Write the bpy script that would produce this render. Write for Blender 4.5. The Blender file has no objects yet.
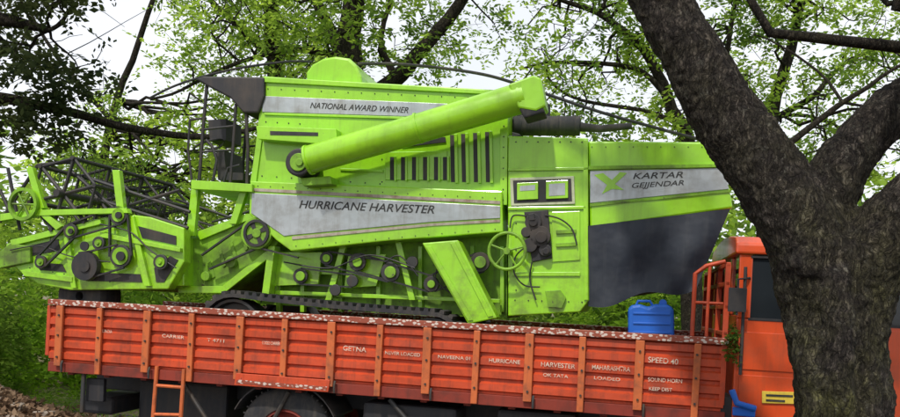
import bpy, math, random
import numpy as np
from mathutils import Vector, Matrix, noise
random.seed(7); rng=np.random.default_rng(7)
S=bpy.context.scene
COL=S.collection
# ---------------------------------------------------------------- camera survey
H=2.05; FPX=850.0; ROLL=math.radians(3.0); A=math.radians(12.0)
cr,sr=math.cos(ROLL),math.sin(ROLL); ca,sa=math.cos(A),math.sin(A)
C=Vector((0,0,H)); O=Vector((0,8.5,0))
EX=Vector((ca,-sa,0)); EY=Vector((sa,ca,0))
def ray(u,v):
    dx=(u-450)/FPX; dy=(300-v)/FPX
    return Vector((dx*cr-dy*sr,1,dx*sr+dy*cr))
def W(u,v,y): return C+ray(u,v)*y
def lp(u,v,Y):
    d=ray(u,v); t=(Y+8.5*ca)/d.dot(EY); p=C+d*t
    return ((p-O).dot(EX),p.z)
def L3(u,v,Y):
    x,z=lp(u,v,Y); return Vector((x,Y,z))
TM=Matrix(((ca,sa,0,0),(-sa,ca,0,8.5),(0,0,1,0),(0,0,0,1)))
cam=bpy.data.cameras.new("camera"); co=bpy.data.objects.new("camera",cam); COL.objects.link(co)
co.matrix_world=Matrix(((cr,-sr,0,0),(0,0,-1,0),(sr,cr,0,H),(0,0,0,1)))
cam.sensor_width=36; cam.lens=34; cam.shift_y=91.5/900; cam.clip_end=2000; cam.clip_start=0.1
S.camera=co
# ---------------------------------------------------------------- helpers
def empty(name,mat=None):
    e=bpy.data.objects.new(name,None); COL.objects.link(e)
    if mat: e.matrix_world=mat
    return e
class MB:
    def __init__(s): s.v=[]; s.f=[]
    def add(s,vs,fs):
        o=len(s.v); s.v+= [tuple(q) for q in vs]; s.f+=[tuple(i+o for i in f) for f in fs]
    def prism(s,pts,Y0,Y1):
        n=len(pts)
        vs=[(x,Y0,z) for x,z in pts]+[(x,Y1,z) for x,z in pts]
        fs=[tuple(range(n)),tuple(range(2*n-1,n-1,-1))]+[(i,i+n,(i+1)%n+n,(i+1)%n) for i in range(n)]
        s.add(vs,fs)
    def pp(s,px,Y0,Y1): s.prism([lp(u,v,Y0) for u,v in px],Y0,Y1)
    def box(s,a,b):
        x0,y0,z0=a;x1,y1,z1=b
        s.prism([(x0,z0),(x1,z0),(x1,z1),(x0,z1)],y0,y1)
    def tube(s,pts,rad,n=10):
        pts=[Vector(p) for p in pts]
        if not hasattr(rad,'__len__'): rad=[rad]*len(pts)
        rings=[]; prev=None
        for i,p in enumerate(pts):
            t=(pts[min(i+1,len(pts)-1)]-pts[max(i-1,0)]).normalized()
            if prev is None:
                a=Vector((0,0,1)) if abs(t.z)<0.9 else Vector((0,1,0))
                nx=t.cross(a).normalized()
            else:
                nx=(prev-t*prev.dot(t)).normalized()
            prev=nx; ny=t.cross(nx)
            rings.append([p+(nx*math.cos(2*math.pi*k/n)+ny*math.sin(2*math.pi*k/n))*rad[i] for k in range(n)])
        vs=[q for r in rings for q in r]; fs=[]
        for i in range(len(pts)-1):
            for k in range(n):
                fs.append((i*n+k,i*n+(k+1)%n,(i+1)*n+(k+1)%n,(i+1)*n+k))
        fs.append(tuple(range(n-1,-1,-1))); fs.append(tuple((len(pts)-1)*n+k for k in range(n)))
        s.add(vs,fs)
    def disc(s,u,v,Y0,Y1,rpx,n=28):
        x,z=lp(u,v,Y0); r=rpx*0.0106
        s.prism([(x+r*math.cos(2*math.pi*k/n),z+r*math.sin(2*math.pi*k/n)) for k in range(n)],Y0,Y1)
    def lathe(s,cx,cz,prof,n=36,closed=True):
        m=len(prof); vs=[];fs=[]
        for k in range(n):
            a=2*math.pi*k/n
            for r,y in prof: vs.append((cx+r*math.cos(a),y,cz+r*math.sin(a)))
        for k in range(n):
            for j in range(m if closed else m-1):
                j2=(j+1)%m; k2=(k+1)%n
                fs.append((k*m+j,k*m+j2,k2*m+j2,k2*m+j))
        s.add(vs,fs)
    def emit(s,name,mat,parent=None,smooth=False,bevel=0,ang=35):
        me=bpy.data.meshes.new(name); me.from_pydata(s.v,[],s.f)
        import bmesh
        bm=bmesh.new(); bm.from_mesh(me); bmesh.ops.recalc_face_normals(bm,faces=bm.faces[:]); bm.to_mesh(me); bm.free()
        me.materials.append(mat)
        ob=bpy.data.objects.new(name,me); COL.objects.link(ob)
        if parent: ob.parent=parent
        if smooth:
            for p in me.polygons: p.use_smooth=True
            me.set_sharp_from_angle(angle=math.radians(ang))
        if bevel:
            b=ob.modifiers.new("bevel",'BEVEL'); b.width=bevel; b.segments=2; b.limit_method='ANGLE'; b.angle_limit=math.radians(40)
        return ob
# ---------------------------------------------------------------- materials
def newmat(name):
    m=bpy.data.materials.new(name); m.use_nodes=True; nt=m.node_tree
    return m,nt,nt.nodes,nt.links,nt.nodes["Principled BSDF"]
def ramp(N,a,b,ca_=(0,0,0,1),cb_=(1,1,1,1)):
    r=N.new("ShaderNodeValToRGB"); r.color_ramp.elements[0].position=a; r.color_ramp.elements[1].position=b
    r.color_ramp.elements[0].color=ca_; r.color_ramp.elements[1].color=cb_; return r
def noi(N,Lk,vec,scale,detail=6,rough=0.6):
    n=N.new("ShaderNodeTexNoise"); n.inputs["Scale"].default_value=scale; n.inputs["Detail"].default_value=detail; n.inputs["Roughness"].default_value=rough
    Lk.new(vec,n.inputs["Vector"]); return n
def mapping(N,Lk,vec,sc):
    m=N.new("ShaderNodeMapping"); m.inputs["Scale"].default_value=sc; Lk.new(vec,m.inputs["Vector"]); return m.outputs[0]
def mth(N,Lk,op,a,b,c=None):
    m=N.new("ShaderNodeMath"); m.operation=op
    for i,v in enumerate((a,b,c)):
        if v is None: continue
        if isinstance(v,(int,float)): m.inputs[i].default_value=v
        else: Lk.new(v,m.inputs[i])
    return m.outputs[0]
def mixc(N,Lk,fac,a,b,mode='MIX'):
    m=N.new("ShaderNodeMix"); m.data_type='RGBA'; m.blend_type=mode
    for s_,val in ((0,fac),(6,a),(7,b)):
        if isinstance(val,bpy.types.NodeSocket): Lk.new(val,m.inputs[s_])
        else: m.inputs[s_].default_value= val if s_==0 else (*val,1)
    return m.outputs[2]
def paint(name,col,dirt=(0.12,0.09,0.05),damt=0.5,rough=0.4,metal=0.0,dscale=3.0,streak=0.5,bump=0.15,chip=None,lo=0.48,hi=0.75,spec=0.5,zg=None,coat=0,chiplo=0.62):
    m,nt,N,Lk,B=newmat(name)
    tc=N.new("ShaderNodeTexCoord").outputs["Object"]
    n1=noi(N,Lk,tc,dscale,6,0.65); r1=ramp(N,lo,hi); Lk.new(n1.outputs[0],r1.inputs[0])
    n2=noi(N,Lk,mapping(N,Lk,tc,(9,9,0.7)),1.6,4,0.7); r2=ramp(N,0.5,0.8); Lk.new(n2.outputs[0],r2.inputs[0])
    n0=noi(N,Lk,tc,0.9,2); r0=ramp(N,0.3,0.7,(0.84,0.86,0.86,1),(1.06,1.04,1.04,1)); Lk.new(n0.outputs[0],r0.inputs[0])
    base=mixc(N,Lk,1.0,col,r0.outputs[0],'MULTIPLY')
    c2=mixc(N,Lk,mth(N,Lk,'MULTIPLY',r1.outputs[0],damt),base,dirt)
    c2=mixc(N,Lk,mth(N,Lk,'MULTIPLY',r2.outputs[0],streak),c2,dirt)
    if zg:
        sp=N.new("ShaderNodeSeparateXYZ"); Lk.new(tc,sp.inputs[0])
        mr=N.new("ShaderNodeMapRange"); mr.inputs[1].default_value=zg[0]; mr.inputs[2].default_value=zg[1]; mr.inputs[3].default_value=1.2; mr.inputs[4].default_value=0; Lk.new(sp.outputs[2],mr.inputs[0])
        ng=noi(N,Lk,tc,6,6,0.7); rg=ramp(N,0.45,0.72); Lk.new(ng.outputs[0],rg.inputs[0])
        c2=mixc(N,Lk,mth(N,Lk,'MULTIPLY',mth(N,Lk,'MULTIPLY',rg.outputs[0],mr.outputs[0]),zg[2]),c2,(0.1,0.08,0.04))
    if chip:
        n3=noi(N,Lk,tc,22,5,0.75); r3=ramp(N,chiplo,chiplo+.04); Lk.new(n3.outputs[0],r3.inputs[0])
        c2=mixc(N,Lk,r3.outputs[0],c2,chip)
    Lk.new(c2,B.inputs["Base Color"])
    rr=N.new("ShaderNodeMapRange"); rr.inputs[3].default_value=rough; rr.inputs[4].default_value=min(1,rough+0.3); Lk.new(n1.outputs[0],rr.inputs[0]); Lk.new(rr.outputs[0],B.inputs["Roughness"])
    B.inputs["Metallic"].default_value=metal; B.inputs["Specular IOR Level"].default_value=spec
    if coat: B.inputs["Coat Weight"].default_value=coat; B.inputs["Coat Roughness"].default_value=.1
    b=N.new("ShaderNodeBump"); b.inputs["Strength"].default_value=bump; b.inputs["Distance"].default_value=0.05
    Lk.new(noi(N,Lk,tc,2.2,3).outputs[0],b.inputs["Height"]); Lk.new(b.outputs[0],B.inputs["Normal"])
    return m
GREEN=paint("lime_paint",(0.31,0.66,0.010),dirt=(0.15,0.24,0.02),damt=0.35,rough=0.24,streak=0.35,chip=(0.15,0.2,0.04),bump=0.35,zg=(1.9,3.0,.5),coat=.5,chiplo=.67)
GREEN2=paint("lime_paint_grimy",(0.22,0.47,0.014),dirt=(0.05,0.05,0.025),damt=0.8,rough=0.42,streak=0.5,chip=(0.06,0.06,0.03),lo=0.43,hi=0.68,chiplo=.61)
SILVER=paint("silver_band",(0.46,0.49,0.5),dirt=(0.2,0.18,0.15),damt=0.6,rough=0.24,metal=0.65,dscale=5,streak=0.5,bump=.3)
RUST=paint("rusty_band",(0.45,0.4,0.33),dirt=(0.14,0.05,0.02),damt=0.9,rough=0.5,metal=0.3,dscale=6)
BLACK=paint("black_metal",(0.018,0.018,0.022),dirt=(0.08,0.06,0.045),damt=0.6,rough=0.45)
DARKM=paint("greasy_steel",(0.06,0.06,0.06),dirt=(0.1,0.06,0.03),damt=0.8,rough=0.45,metal=0.5)
RUBBER=paint("rubber",(0.025,0.026,0.03),dirt=(0.12,0.1,0.08),damt=0.6,rough=0.75)
CANVAS=paint("dark_canvas",(0.014,0.02,0.034),dirt=(0.06,0.062,0.07),damt=0.5,rough=0.5,dscale=2.5,bump=.6,streak=0.4)
RED=paint("truck_orange_paint",(0.58,0.066,0.016),dirt=(0.13,0.03,0.016),damt=0.7,rough=0.38,streak=0.75,chip=(0.26,0.08,0.04),dscale=4,bump=0.3,lo=.46,hi=.74,chiplo=.68)
REDP=paint("truck_post_paint",(0.58,0.13,0.032),dirt=(0.16,0.055,0.03),damt=0.8,rough=0.5,streak=0.6,chip=(0.34,0.18,0.11),dscale=7,chiplo=.63)
CABR=paint("cab_orange_paint",(0.68,0.075,0.012),dirt=(0.2,0.05,0.02),damt=0.5,rough=0.25,streak=0.4,coat=.4)
DKRED=paint("chassis_red",(0.25,0.03,0.015),dirt=(0.04,0.02,0.015),damt=0.9,rough=0.6)
BLUE=paint("blue_plastic",(0.01,0.13,0.6),dirt=(0.02,0.1,0.3),damt=0.4,rough=0.35,streak=0.1)
YEL=paint("yellow_paint",(0.7,0.5,0.05),damt=0.5,rough=0.5)
INK=paint("black_lettering",(0.02,0.02,0.02),dirt=(.12,.12,.11),damt=0.5,rough=0.5,streak=0,dscale=20)
WHT=paint("white_lettering",(0.72,0.62,0.5),dirt=(0.42,0.12,0.06),damt=0.8,rough=0.6,dscale=25,lo=.45,hi=.65,streak=.2)
CREAM=paint("white_panel",(0.55,0.6,0.4),damt=0.5,rough=0.4)
RAIL,nt,N,Lk,B=newmat("painted_rail_pattern")
tc=N.new("ShaderNodeTexCoord").outputs["Object"]
vo=N.new("ShaderNodeTexVoronoi"); vo.inputs["Scale"].default_value=22; Lk.new(mapping(N,Lk,tc,(1,1,1.6)),vo.inputs["Vector"])
nz=noi(N,Lk,tc,30,6); rp=ramp(N,0.72,0.8); Lk.new(mth(N,Lk,'MULTIPLY_ADD',nz.outputs[0],0.7,vo.outputs["Distance"]),rp.inputs[0])
Lk.new(mixc(N,Lk,rp.outputs[0],(0.6,0.5,0.44),(0.28,0.06,0.03)),B.inputs["Base Color"]); B.inputs["Roughness"].default_value=0.6
GLASS,nt,N,Lk,B=newmat("window_glass")
B.inputs["Base Color"].default_value=(0.02,0.025,0.03,1); B.inputs["Roughness"].default_value=0.06
# bark
def barkmat(name,c1,c2,c3,sc=1.0,moss=0.5,bs=1.0,low=False):
    m,nt,N,Lk,B=newmat(name)
    tc=N.new("ShaderNodeTexCoord").outputs["Object"]
    wn=noi(N,Lk,tc,5*sc,3,.6)
    va=N.new("ShaderNodeVectorMath"); va.operation='MULTIPLY_ADD'; va.inputs[1].default_value=(0.14/sc,)*3; Lk.new(wn.outputs["Color"],va.inputs[0]); Lk.new(tc,va.inputs[2])
    mp=mapping(N,Lk,va.outputs[0],(1,1,0.28))
    big=noi(N,Lk,mp,26*sc,6,0.72); rb=ramp(N,0.42,0.58); Lk.new(big.outputs[0],rb.inputs[0])
    vo=N.new("ShaderNodeTexVoronoi"); vo.feature='DISTANCE_TO_EDGE'; vo.inputs["Scale"].default_value=34*sc; Lk.new(mp,vo.inputs["Vector"])
    rv=ramp(N,0.0,0.14,(.25,.25,.25,1),(1,1,1,1)); Lk.new(vo.outputs["Distance"],rv.inputs[0])
    hgt=mth(N,Lk,'MULTIPLY_ADD',rv.outputs[0],.5,rb.outputs[0])
    fn=noi(N,Lk,mapping(N,Lk,tc,(1,1,.6)),90*sc,4,0.7)
    nl=noi(N,Lk,tc,2.4*sc,6,0.7); rl=ramp(N,0.42,0.66); Lk.new(nl.outputs[0],rl.inputs[0])
    lc=noi(N,Lk,tc,16*sc,6,0.8); rc=ramp(N,0.56,0.63); Lk.new(lc.outputs[0],rc.inputs[0])
    fr=ramp(N,.38,.62); Lk.new(fn.outputs[0],fr.inputs[0])
    a=mixc(N,Lk,mth(N,Lk,'MULTIPLY',rb.outputs[0],mth(N,Lk,'MULTIPLY_ADD',fr.outputs[0],.75,.25)),c1,c2)
    mo=mth(N,Lk,'MULTIPLY',rl.outputs[0],moss)
    if low:
        sp=N.new("ShaderNodeSeparateXYZ"); Lk.new(tc,sp.inputs[0]); mr=N.new("ShaderNodeMapRange"); mr.inputs[1].default_value=1.2; mr.inputs[2].default_value=3.3; mr.inputs[3].default_value=1; mr.inputs[4].default_value=.25; Lk.new(sp.outputs[2],mr.inputs[0]); mo=mth(N,Lk,'MULTIPLY',mo,mr.outputs[0])
    b=mixc(N,Lk,mth(N,Lk,'MULTIPLY',mo,mth(N,Lk,'MULTIPLY_ADD',rb.outputs[0],.7,.3)),a,c3)
    b=mixc(N,Lk,mth(N,Lk,'MULTIPLY',rc.outputs[0],.4),b,(0.19,0.185,0.15))
    b=mixc(N,Lk,.75,b,rv.outputs[0],'MULTIPLY')
    Lk.new(b,B.inputs["Base Color"])
    B.inputs["Roughness"].default_value=0.95; B.inputs["Specular IOR Level"].default_value=0.15
    bp=N.new("ShaderNodeBump"); bp.inputs["Strength"].default_value=bs; bp.inputs["Distance"].default_value=0.02/sc; Lk.new(mth(N,Lk,'MULTIPLY_ADD',fn.outputs[0],.6,hgt),bp.inputs["Height"]); Lk.new(bp.outputs[0],B.inputs["Normal"])
    return m
BARK=barkmat("bark",(0.024,0.02,0.019),(0.125,0.105,0.088),(0.125,0.125,0.035),1.0,0.8,1.0,True)
BARKD=barkmat("bark_dark",(0.02,0.017,0.015),(0.08,0.065,0.052),(0.08,0.08,0.035),1.5,0.4)
def leafmat(name,a,b,tr,tw=0.5):
    m,nt,N,Lk,B=newmat(name); N.remove(B)
    g=N.new("ShaderNodeNewGeometry"); tc=N.new("ShaderNodeTexCoord").outputs["Object"]
    n1=noi(N,Lk,tc,0.8,2); r1=ramp(N,0.38,0.62); Lk.new(n1.outputs[0],r1.inputs[0])
    av=mth(N,Lk,'MULTIPLY_ADD',g.outputs["Random Per Island"],.5,mth(N,Lk,'MULTIPLY',r1.outputs[0],.55))
    d=N.new("ShaderNodeBsdfDiffuse"); Lk.new(mixc(N,Lk,av,a,b),d.inputs[0])
    t=N.new("ShaderNodeBsdfTranslucent"); Lk.new(mixc(N,Lk,av,(tr[0]*0.45,tr[1]*0.55,tr[2]),tr),t.inputs["Color"])
    mx=N.new("ShaderNodeMixShader"); mx.inputs[0].default_value=tw; Lk.new(d.outputs[0],mx.inputs[1]); Lk.new(t.outputs[0],mx.inputs[2])
    Lk.new(mx.outputs[0],N["Material Output"].inputs[0]); return m
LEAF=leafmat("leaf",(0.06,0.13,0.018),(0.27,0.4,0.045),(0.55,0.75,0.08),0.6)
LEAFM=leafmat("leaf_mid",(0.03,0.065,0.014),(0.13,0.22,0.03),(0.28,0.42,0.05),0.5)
LEAFD=leafmat("leaf_dark",(0.018,0.028,0.014),(0.08,0.1,0.035),(0.12,0.15,0.045),0.35)
LEAFB=leafmat("leaf_bush",(0.03,0.08,0.012),(0.22,0.38,0.03),(0.42,0.66,0.05),0.5)
LITTER=leafmat("leaf_litter",(0.14,0.08,0.05),(0.42,0.3,0.2),(0.2,0.12,0.06),0.15)
# ---------------------------------------------------------------- world & sun
w=bpy.data.worlds.new("World"); S.world=w; w.use_nodes=True
N=w.node_tree.nodes; Lk=w.node_tree.links
sk=N.new("ShaderNodeTexSky"); sk.sky_type='NISHITA'; sk.sun_disc=False
SE,SAZ=math.radians(52),math.radians(205)
sk.sun_elevation=SE; sk.sun_rotation=SAZ
tcw=N.new("ShaderNodeTexCoord"); nw=N.new("ShaderNodeTexNoise"); nw.inputs["Scale"].default_value=2.5; nw.inputs["Detail"].default_value=4
Lk.new(tcw.outputs["Generated"],nw.inputs["Vector"])
rw=N.new("ShaderNodeMapRange"); rw.inputs[1].default_value=0.3; rw.inputs[2].default_value=0.7; rw.inputs[3].default_value=0.74; rw.inputs[4].default_value=0.98; Lk.new(nw.outputs[0],rw.inputs[0])
mw=N.new("ShaderNodeMix"); mw.data_type='RGBA'; Lk.new(rw.outputs[0],mw.inputs[0]); Lk.new(sk.outputs[0],mw.inputs[6]); mw.inputs[7].default_value=(9.2,9.4,9.8,1)
Lk.new(mw.outputs[2],N["Background"].inputs[0]); N["Background"].inputs[1].default_value=0.12
sl=bpy.data.lights.new("sun",'SUN'); sl.energy=3.0; sl.angle=math.radians(2.5); sl.color=(1,0.95,0.86)
so=bpy.data.objects.new("sun",sl); COL.objects.link(so)
sd=Vector((math.sin(SAZ)*math.cos(SE),math.cos(SAZ)*math.cos(SE),math.sin(SE)))
so.rotation_euler=sd.to_track_quat('Z','Y').to_euler()
S.view_settings.view_transform='Standard'
# ---------------------------------------------------------------- ground
GM,nt,N,Lk,B=newmat("ground_soil")
tc=N.new("ShaderNodeTexCoord").outputs["Object"]; n1=noi(N,Lk,tc,0.8,8); r1=ramp(N,0.4,0.6); Lk.new(n1.outputs[0],r1.inputs[0]); n2=noi(N,Lk,tc,25,6)
cc=mixc(N,Lk,r1.outputs[0],(0.14,0.1,0.065),(0.06,0.09,0.025)); Lk.new(mixc(N,Lk,n2.outputs[0],cc,(0.2,0.15,0.1)),B.inputs["Base Color"]); B.inputs["Roughness"].default_value=0.95
AM,nt,N,Lk,B=newmat("asphalt")
tc=N.new("ShaderNodeTexCoord").outputs["Object"]; n2=noi(N,Lk,tc,60,4); Lk.new(mixc(N,Lk,n2.outputs[0],(0.03,0.03,0.03),(0.08,0.078,0.074)),B.inputs["Base Color"]); B.inputs["Roughness"].default_value=0.9
m=MB(); m.add([(-600,-600,0),(600,-600,0),(600,600,0),(-600,600,0)],[(0,1,2,3)]); m.emit("ground",GM)
e=empty("road",TM)
m=MB(); m.add([(-80,-5.5,.004),(80,-5.5,.004),(80,3.6,.004),(-80,3.6,.004)],[(0,1,2,3)]); m.emit("carriageway",AM,e)
m=MB(); m.add([(-80,3.2,.008),(80,3.2,.008),(80,3.32,.008),(-80,3.32,.008)],[(0,1,2,3)]); m.emit("edge_line",WHT,e)
# ---------------------------------------------------------------- text
def text(s,u1,v1,u2,v2,Y,h,mat,parent,name="lettering",shear=0.25,off=0.008):
    cu=bpy.data.curves.new(name,'FONT'); cu.body=s; cu.shear=shear; cu.extrude=0.0; cu.offset=off
    ob=bpy.data.objects.new("t",cu); COL.objects.link(ob); bpy.context.view_layer.update()
    me=bpy.data.meshes.new_from_object(ob.evaluated_get(bpy.context.evaluated_depsgraph_get())); bpy.data.objects.remove(ob)
    n=len(me.vertices); a=np.empty(n*3); me.vertices.foreach_get("co",a); a=a.reshape(-1,3)
    a[:,0]-=a[:,0].min(); wd=a[:,0].max(); p=L3(u1,v1,Y); q=L3(u2,v2,Y); d=(q-p); ln=d.length; d.normalize(); up=Vector((-d.z,0,d.x))
    a[:,0]*=ln/wd; a[:,1]*=h/0.7
    out=np.array(p)[None]+a[:,0:1]*np.array(d)[None]+a[:,1:2]*np.array(up)[None]
    me.vertices.foreach_set("co",out.ravel()); me.materials.clear(); me.materials.append(mat)
    o2=bpy.data.objects.new(name,me); COL.objects.link(o2); o2.parent=parent; return o2
# ---------------------------------------------------------------- TRUCK
truck=empty("cargo_truck",TM)
ZT,ZB=1.83,1.14; X0,X1=-4.52,2.66
def sidepanel(Yf,sg,name):
    m=MB(); prof=[]; nr=5; hz=(ZT-0.06-ZB)/nr
    for i in range(nr):
        z=ZB+i*hz
        prof+=[(0.03,z),(0.03,z+hz*0.18),(0,z+hz*0.3),(0,z+hz*0.82),(0.03,z+hz*0.94)]
    prof.append((0.03,ZT-0.06)); prof+=[(0.06,ZT-0.06),(0.06,ZB)]
    k=len(prof); nx=60; vs=[]
    for i in range(nx+1):
        x=X0+(X1-X0)*i/nx
        for j,(y,z) in enumerate(prof):
            dd=.012*noise.noise(Vector((x*1.8,z*3,4+Yf))) if j<k-2 else 0
            vs.append((x,Yf+sg*(y+max(dd,-.008)),z))
    fs=[tuple(range(k)),tuple(nx*k+j for j in range(k-1,-1,-1))]
    for i in range(nx): fs+=[(i*k+j,i*k+(j+1)%k,(i+1)*k+(j+1)%k,(i+1)*k+j) for j in range(k)]
    m.add(vs,fs); m.emit(name,RED,truck)
sidepanel(0,1,"near_side_boards"); sidepanel(2.4,-1,"far_side_boards")
m=MB(); m.box((X0-.02,-0.035,ZT-.062),(X1+.02,.075,ZT)); m.box((X0-.02,2.33,ZT-.062),(X1+.02,2.44,ZT)); m.emit("top_rails",RAIL,truck,bevel=0.006)
posts=[60,100,147,192,240,285,332,380,428,477,530,583,640,697]
m=MB()
for i,u in enumerate(posts):
    x=lp(u,350,0)[0]; wd=0.032 if i%2 else 0.042; k=random.uniform(-.008,.008)
    m.prism([(x-wd,ZB-(0.1 if i%2 else 0.04)),(x+wd,ZB-(0.1 if i%2 else 0.04)),(x+wd+k,ZT-.067),(x-wd+k,ZT-.067)],-.045,-.012); m.box((x-wd,2.402,ZB-.06),(x+wd,2.44,ZT-.067))
m.emit("stake_posts",REDP,truck,bevel=0.006)
m=MB()
for i,u in enumerate(posts):
    x=lp(u,350,0)[0]
    for z in (ZB+.06,ZB+.3,ZB+.52):
        m.tube([(x,-0.06,z),(x,-0.04,z)],0.011,8)
    if i%2==0: m.tube([(x+.06,-.03,ZB+.02),(x+.06,-.05,ZB-.02),(x+.06,-.04,ZB-.1)],0.012,8)
m.emit("stake_bolts",DARKM,truck,smooth=True)
m=MB(); m.box((X0,.065,1.1),(X1,2.335,1.2)); m.emit("load_floor",DKRED,truck)
m=MB(); m.box((X0-.05,.0,1.2),(X0-.003,2.4,ZT-.07)); m.emit("tailgate",RED,truck,bevel=.01)
m=MB(); m.box((X0,0.0,1.03),(X1+.02,.06,ZB-.003))
for i in range(16):
    x=X0+.2+i*.45; m.box((x,.07,1.0),(x+.07,2.33,1.097))
m.emit("floor_bearers",DKRED,truck,bevel=.005)
m=MB(); m.pp([(236,373),(330,380),(328,392),(234,385)],-0.06,-0.03); m.emit("number_board",RED,truck,bevel=.004)
m=MB(); m.pp([(237,379.5),(327,386.5),(326,390),(236,383)],-0.064,-0.061); m.emit("number_board_edge",RAIL,truck)
m=MB()
for y in (.75,1.6): m.box((X0+.1,y,.78),(5.0,y+.09,1.0))
for x in (-4,-2.8,-1.4,0,1.4,2.5): m.box((x,.84,.8),(x+.1,1.6,.95))
m.emit("chassis_rails",BLACK,truck,bevel=.01)
m=MB(); m.box((-.9,.15,.5),(.1,.65,.95)); m.box((.5,.2,.55),(1.3,.7,.98)); m.box((-4.3,.3,.55),(-3.9,2.1,.75)); m.box((-3.7,.5,.3),(-2.6,2.0,.97)); m.emit("tool_boxes_and_tank",BLACK,truck,bevel=.04)
m=MB()
for a,b in (((-2.9,.1,.98),(-2.6,.1,.6)),((-2.6,.1,.6),(-1.9,.1,.6)),((-1.9,.1,.6),(-1.7,.1,1.0)),((-.6,.1,1.0),(-.2,.1,.6)),((-.2,.1,.6),(1.7,.1,.6)),((1.7,.1,.6),(1.8,.1,1.0)),((-4.1,.05,1.05),(-4.1,.05,.6))):
    m.tube([a,b],.025,8)
m.emit("side_guard",DARKM,truck,smooth=True)
m=MB(); p=[L3(157,366,-.02),L3(152,430,-.02)]; q=[L3(184,369,-.02),L3(180,430,-.02)]
m.tube(p,.022,8); m.tube(q,.022,8)
for t in (.3,.75): m.tube([p[0].lerp(p[1],t),q[0].lerp(q[1],t)],.018,8)
m.emit("step_ladder",REDP,truck,smooth=True)
m=MB(); m.pp([(86,378),(104,379),(103,402),(85,401)],.1,.16); m.emit("tail_lamp_housing",BLACK,truck,bevel=.01)
def wheel(x,y0,dual,nm):
    m=MB(); r=.52
    prof=[(.29,0),(.36,-.01),(.45,0),(.5,.02),(r,.05),(r,.22),(.5,.25),(.45,.27),(.36,.27),(.29,.26)]
    for k in range(2 if dual else 1):
        m.lathe(x,r,[(a,b+y0+k*.3) for a,b in prof],44)
    for k in range(44):
        a=2*math.pi*k/44
        vs=[]
        for (dr,dy,dt) in ((0,-.0,0),(0,.1,.025),(0,.1,.055),(0,0,.03)):
            for rr in (r-.01,r+.016):
                vs.append((x+rr*math.cos(a+dt),y0+.035+dy,r+rr*math.sin(a+dt)))
        m.add(vs,[(0,1,3,2),(2,3,5,4),(4,5,7,6),(6,7,1,0),(1,3,5,7),(0,2,4,6)])
    m.emit(nm+"_tyre",RUBBER,truck,smooth=True)
    m=MB(); m.lathe(x,r,[(.3,y0+.26),(.3,y0+.02),(.26,y0+.01),(.24,y0+.08),(.13,y0+.1),(.11,y0),(.0,y0-.02),(0,y0+.26)],32)
    for k in range(8):
        a=k*math.pi/4; m.tube([(x+.18*math.cos(a),y0+.05,r+.18*math.sin(a)),(x+.18*math.cos(a),y0+.12,r+.18*math.sin(a))],.015,6)
    m.emit(nm+"_rim",DKRED,truck,smooth=True)
xw=lp(285,400,.1)[0]
wheel(xw,.12,True,"rear"); wheel(4.1,.05,False,"front")
wheel(xw,1.75,True,"rear_far"); wheel(4.1,2.05,False,"front_far")
m=MB()
arc=[(xw+.62*math.cos(a),.55+.6*math.sin(a)-.05) for a in np.linspace(0.45,math.pi-.45,14)]
m.prism(arc+[(x,z+.02) for x,z in reversed(arc)],.08,.7); m.emit("mudguard",BLACK,truck)
# headboard
m=MB(); xh=2.62
for y in (.0,.75,1.6,2.36): m.box((xh,y,1.2),(xh+.05,y+.06,2.52))
for z in (1.85,2.1,2.32,2.5): m.box((xh+.004,.0,z),(xh+.046,2.42,z+.04))
m.tube([(2.35,.05,1.83),(2.35,.05,2.42),(2.45,.05,2.5),(2.62,.05,2.55)],.022,8)
m.tube([(2.48,.05,1.83),(2.48,.05,2.5)],.018,8); m.tube([(2.35,.05,2.15),(2.62,.05,2.15)],.016,8)
m.emit("headboard",RED,truck,bevel=.006)
# cab
CX0,CX1=2.74,4.95; CY0,CY1=0.0,2.38
m=MB()
m.box((CX0,CY0,.95),(CX1,CY0+.05,2.02)); m.box((CX0,CY1-.05,.95),(CX1,CY1,2.02))
m.box((CX0,CY0+.053,.95),(CX0+.05,CY1-.053,2.05))
m.box((CX1-.05,CY0+.053,.95),(CX1,CY1-.053,1.95))
for x,wd in ((CX0,.12),(CX0+.62,.08),(CX0+1.42,.09),(CX1-.1,.1)):
    m.box((x,CY0+.002,2.023),(x+wd,CY0+.05,2.62)); m.box((x,CY1-.05,2.023),(x+wd,CY1-.002,2.62))
m.box((CX0,.6,2.053),(CX0+.05,.75,2.62)); m.box((CX0,1.65,2.053),(CX0+.05,1.8,2.62))
m.emit("cab_body",CABR,truck,bevel=.012)
m=MB(); n=12
prof=[(CY0-.03,2.623),(CY0-.02,2.72)]+[(CY0+.1+ (CY1-CY0-.2)*t, 2.79+.07*math.sin(math.pi*t)) for t in np.linspace(0,1,n)]+[(CY1+.02,2.72),(CY1+.03,2.623)]
k=len(prof); vs=[(CX0-.04,y,z) for y,z in prof]+[(CX1+.05,y,z) for y,z in prof]
m.add(vs,[tuple(range(k)),tuple(range(2*k-1,k-1,-1))]+[(i,(i+1)%k,(i+1)%k+k,i+k) for i in range(k)]); m.emit("cab_roof",CABR,truck,bevel=.02)
m=MB(); m.box((CX0+.12,CY0+.02,2.0),(CX0+.62,CY0+.03,2.62)); m.box((CX0+.7,CY0+.02,2.0),(CX0+1.42,CY0+.03,2.62)); m.box((CX0+1.51,CY0+.02,2.0),(CX1-.1,CY0+.03,2.62))
m.box((CX1-.03,.05,1.95),(CX1-.02,2.33,2.62)); m.box((CX0+.02,.05,2.0),(CX0+.03,2.33,2.62)); m.emit("cab_windows",GLASS,truck)
m=MB()
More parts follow.
